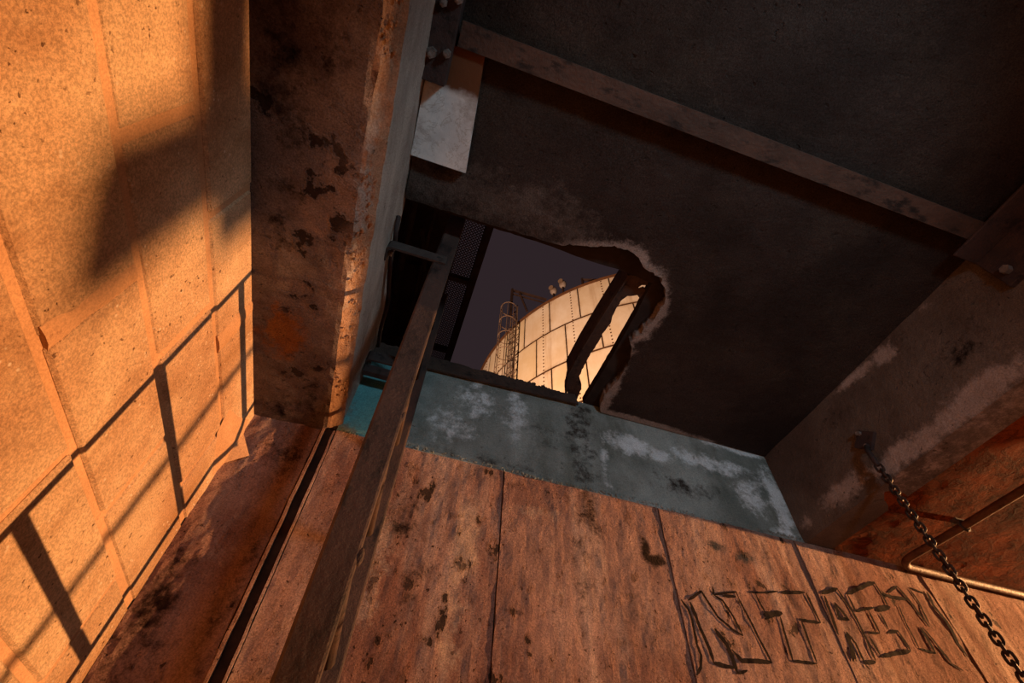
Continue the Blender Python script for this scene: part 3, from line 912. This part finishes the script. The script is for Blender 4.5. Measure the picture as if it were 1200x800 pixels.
o = mk('expanded_mesh', bm, M['mesh'], wk); o['kind'] = 'stuff'
bm = new(); box(bm, (-.045, .85, 4.0), (-.015, 3.9, 4.09))
mk('stringer', bm, M['walk'], wk)
bm = new(); box(bm, (-1.15, .8, 4.10), (-.03, 3.95, 4.13))
mk('deck_plate', bm, M['walk'], wk)
bm = new(); box(bm, (-1.15, .8, 4.36), (-.03, 3.95, 4.40))
mk('upper_deck', bm, M['walk'], wk)
for x, r in ((-.28, .02), (-.46, .035)):
    bm = new(); tube(bm, [(x, .9, 3.94), (x-.01, 2.2, 3.95), (x, 3.9, 3.94)], r, 8)
    mk('service_pipe', bm, M['bracket'], wk, smooth=True)
bm = new(); tube(bm, [(-.36, 2.0, 3.93), (-.22, 2.5, 3.93)], .02, 6)
mk('brace', bm, M['bracket'], wk)
for y in (.9, 3.85):
    for x in (-1.12, ):
        bm = new(); box(bm, (x-.04, y-.04, 2.87), (x+.04, y+.04, 4.38))
        mk('post', bm, M['walk'], wk)

# ---------------------------------------------------------------- storage tank beyond the wall
TC = (12.956, 17.535); TR = 10.0
tk = thing('storage_tank', 'tall round riveted steel tank of pale panels lit by a floodlight beyond the hole', 'tank', (TC[0], TC[1], FL))
def tp(az, r, z):
    a = math.radians(az)
    return (TC[0]+r*math.cos(a), TC[1]+r*math.sin(a), z)
bm = new()
N = 128
lo = [bm.verts.new(tp(360*k/N, TR-.05, FL)) for k in range(N)]
hi = [bm.verts.new(tp(360*k/N, TR-.05, 19.58)) for k in range(N)]
apex = bm.verts.new((TC[0], TC[1], 21.0))
for k in range(N):
    bm.faces.new((lo[k], lo[(k+1) % N], hi[(k+1) % N], hi[k]))
    bm.faces.new((hi[k], hi[(k+1) % N], apex))
mk('shell', bm, M['seam'], tk, smooth=False)
trng = random.Random(2)
zc = [19.6, 17.18, 14.70, 12.25, 9.8]
DA = 8.62
for c in range(4):
    z1, z0 = zc[c]-.05, zc[c+1]+.05
    off = -127.2 if c % 2 == 0 else -131.51
    for k in range(-6, 6):
        a0, a1 = off+k*DA+.17, off+(k+1)*DA-.17
        if a0 < -181 or a1 > -88: continue
        bm = new(); n = 8; nv = 6
        G = [[bm.verts.new(tp(a0+(a1-a0)*i/n, TR, z0+(z1-z0)*j/nv)) for j in range(nv+1)] for i in range(n+1)]
        for i in range(n):
            for j in range(nv):
                bm.faces.new((G[i][j], G[i+1][j], G[i+1][j+1], G[i][j+1]))
        o = mk('steel_panel', bm, M['tank'], tk)
        def fn(p, a0=a0, a1=a1, z0=z0, z1=z1):
            az = math.degrees(math.atan2(p[1]-TC[1], p[0]-TC[0]))
            u = min(az-a0, a1-az)/(a1-a0); v = min(z1-p[2], p[2]-z0)/(z1-z0)
            return (0, 0, max(0, .55-3.5*u, .6-3.2*v))
        paint(o, fn)
bm = new()
for k in range(-5, 5):
    az = -129.35+k*DA
    for j in range(44):
        z = 10.0+j*.22
        if z > 19.5: break
        p = Vector(tp(az, TR+.002, z))
        bmesh.ops.create_cone(bm, cap_ends=True, segments=5, radius1=.045, radius2=.03, depth=.04, matrix=Matrix.Translation(p) @ Matrix.Rotation(math.radians(az), 4, 'Z') @ Matrix.Rotation(math.pi/2, 4, 'Y'))
o = mk('rivets', bm, M['seam'], tk); o['kind'] = 'stuff'
bm = new(); tube(bm, [tp(-185+k*2, TR+.03, 19.62) for k in range(56)], .07, 6)
mk('rim', bm, M['seam'], tk)
# caged access ladder
cg = mk('cage_ladder', tube(tube(new(), [tp(-157.2, TR+.3, 9), tp(-157.2, TR+.3, 20.6)], .035, 5), [tp(-154.6, TR+.3, 9), tp(-154.6, TR+.3, 20.6)], .035, 5), M['cage'], tk)
CA = tp(-156.3, TR+.62, 0); CR = .40
def hoop(z, r=.022):
    bm = new()
    return tube(bm, [(CA[0]+CR*math.cos(t), CA[1]+CR*math.sin(t), z) for t in [2*math.pi*k/16 for k in range(16)]], r, 5, closed=True)
for k in range(10):
    mk('hoop', hoop(20.4-k*1.2), M['cage'], cg)
for k in range(7):
    t = 2*math.pi*k/8-.35-math.pi
    bm = new(); tube(bm, [(CA[0]+CR*math.cos(t), CA[1]+CR*math.sin(t), 9.5), (CA[0]+CR*math.cos(t), CA[1]+CR*math.sin(t), 20.4)], .018, 4)
    mk('cage_bar', bm, M['cage'], cg)
for k in range(28):
    bm = new(); tube(bm, [tp(-157.2, TR+.3, 9.4+k*.42), tp(-154.6, TR+.3, 9.4+k*.42)], .02, 4)
    mk('rung', bm, M['darksteel'], cg)
# top platform and railing
pf = mk('top_platform', box(new(), (-.01, -.01, -.01), (.01, .01, .01)), M['darksteel'], tk, base=tp(-153, TR-.5, 19.7))
def bar(a, b, r=.07):
    bm = new(); tube(bm, [a, b], r, 5)
    mk('rail_bar', bm, M['darksteel'], pf)
PX = [(3.28, 13.00, 21.80), (5.16, 12.95, 21.80)]
bar(PX[0], PX[1], .08); bar((PX[0][0], PX[0][1], PX[0][2]-.35), (PX[1][0], PX[1][1], PX[1][2]-.35), .05); bar((PX[0][0], PX[0][1], 19.4), (PX[0][0], PX[0][1], PX[0][2]+.1), .08)
bar(Vector(PX[0]).lerp(Vector(PX[1]), .2), Vector(PX[0]).lerp(Vector(PX[1]), .45)-Vector((0, 0, 1.6)), .06); bar(tp(-135, TR-.6, 19.6), tp(-135, TR-.6, 21.3), .07); bar(tp(-135, TR-.6, 21.2), tp(-124, TR-.9, 20.6), .07); bar(tp(-135, TR-.6, 20.7), tp(-124, TR-.9, 20.3), .05)
for az, z, lab in ((-143.4, 20.65, 'larger floodlight head on the tank rim, nearest the caged ladder'), (-140.3, 20.8, 'smaller floodlight head on the tank rim, beside the pole')):
    b = tp(az, TR-.15, 19.62)
    fl = thing('flood_lamp', lab, 'lamp', b)
    bm = new(); tube(bm, [b, tp(az, TR-.15, z-.2)], .05, 6)
    mk('stem', bm, M['darksteel'], fl)
    bm = new()
    c = Vector(tp(az, TR-.15, z))
    bmesh.ops.create_uvsphere(bm, u_segments=14, v_segments=8, radius=1, matrix=Matrix.Translation(c) @ Matrix.Rotation(math.radians(az), 4, 'Z') @ Matrix.Diagonal((.17, .19, .30, 1)))
    mk('head', bm, M['lamphead'], fl, smooth=True)
    bm = new(); cyl(bm, tp(az, TR+.04, z), (math.cos(math.radians(az)), math.sin(math.radians(az)), -.3), .13, .07, 12)
    mk('lens', bm, M['cage'], fl)
bpy.context.view_layer.update()
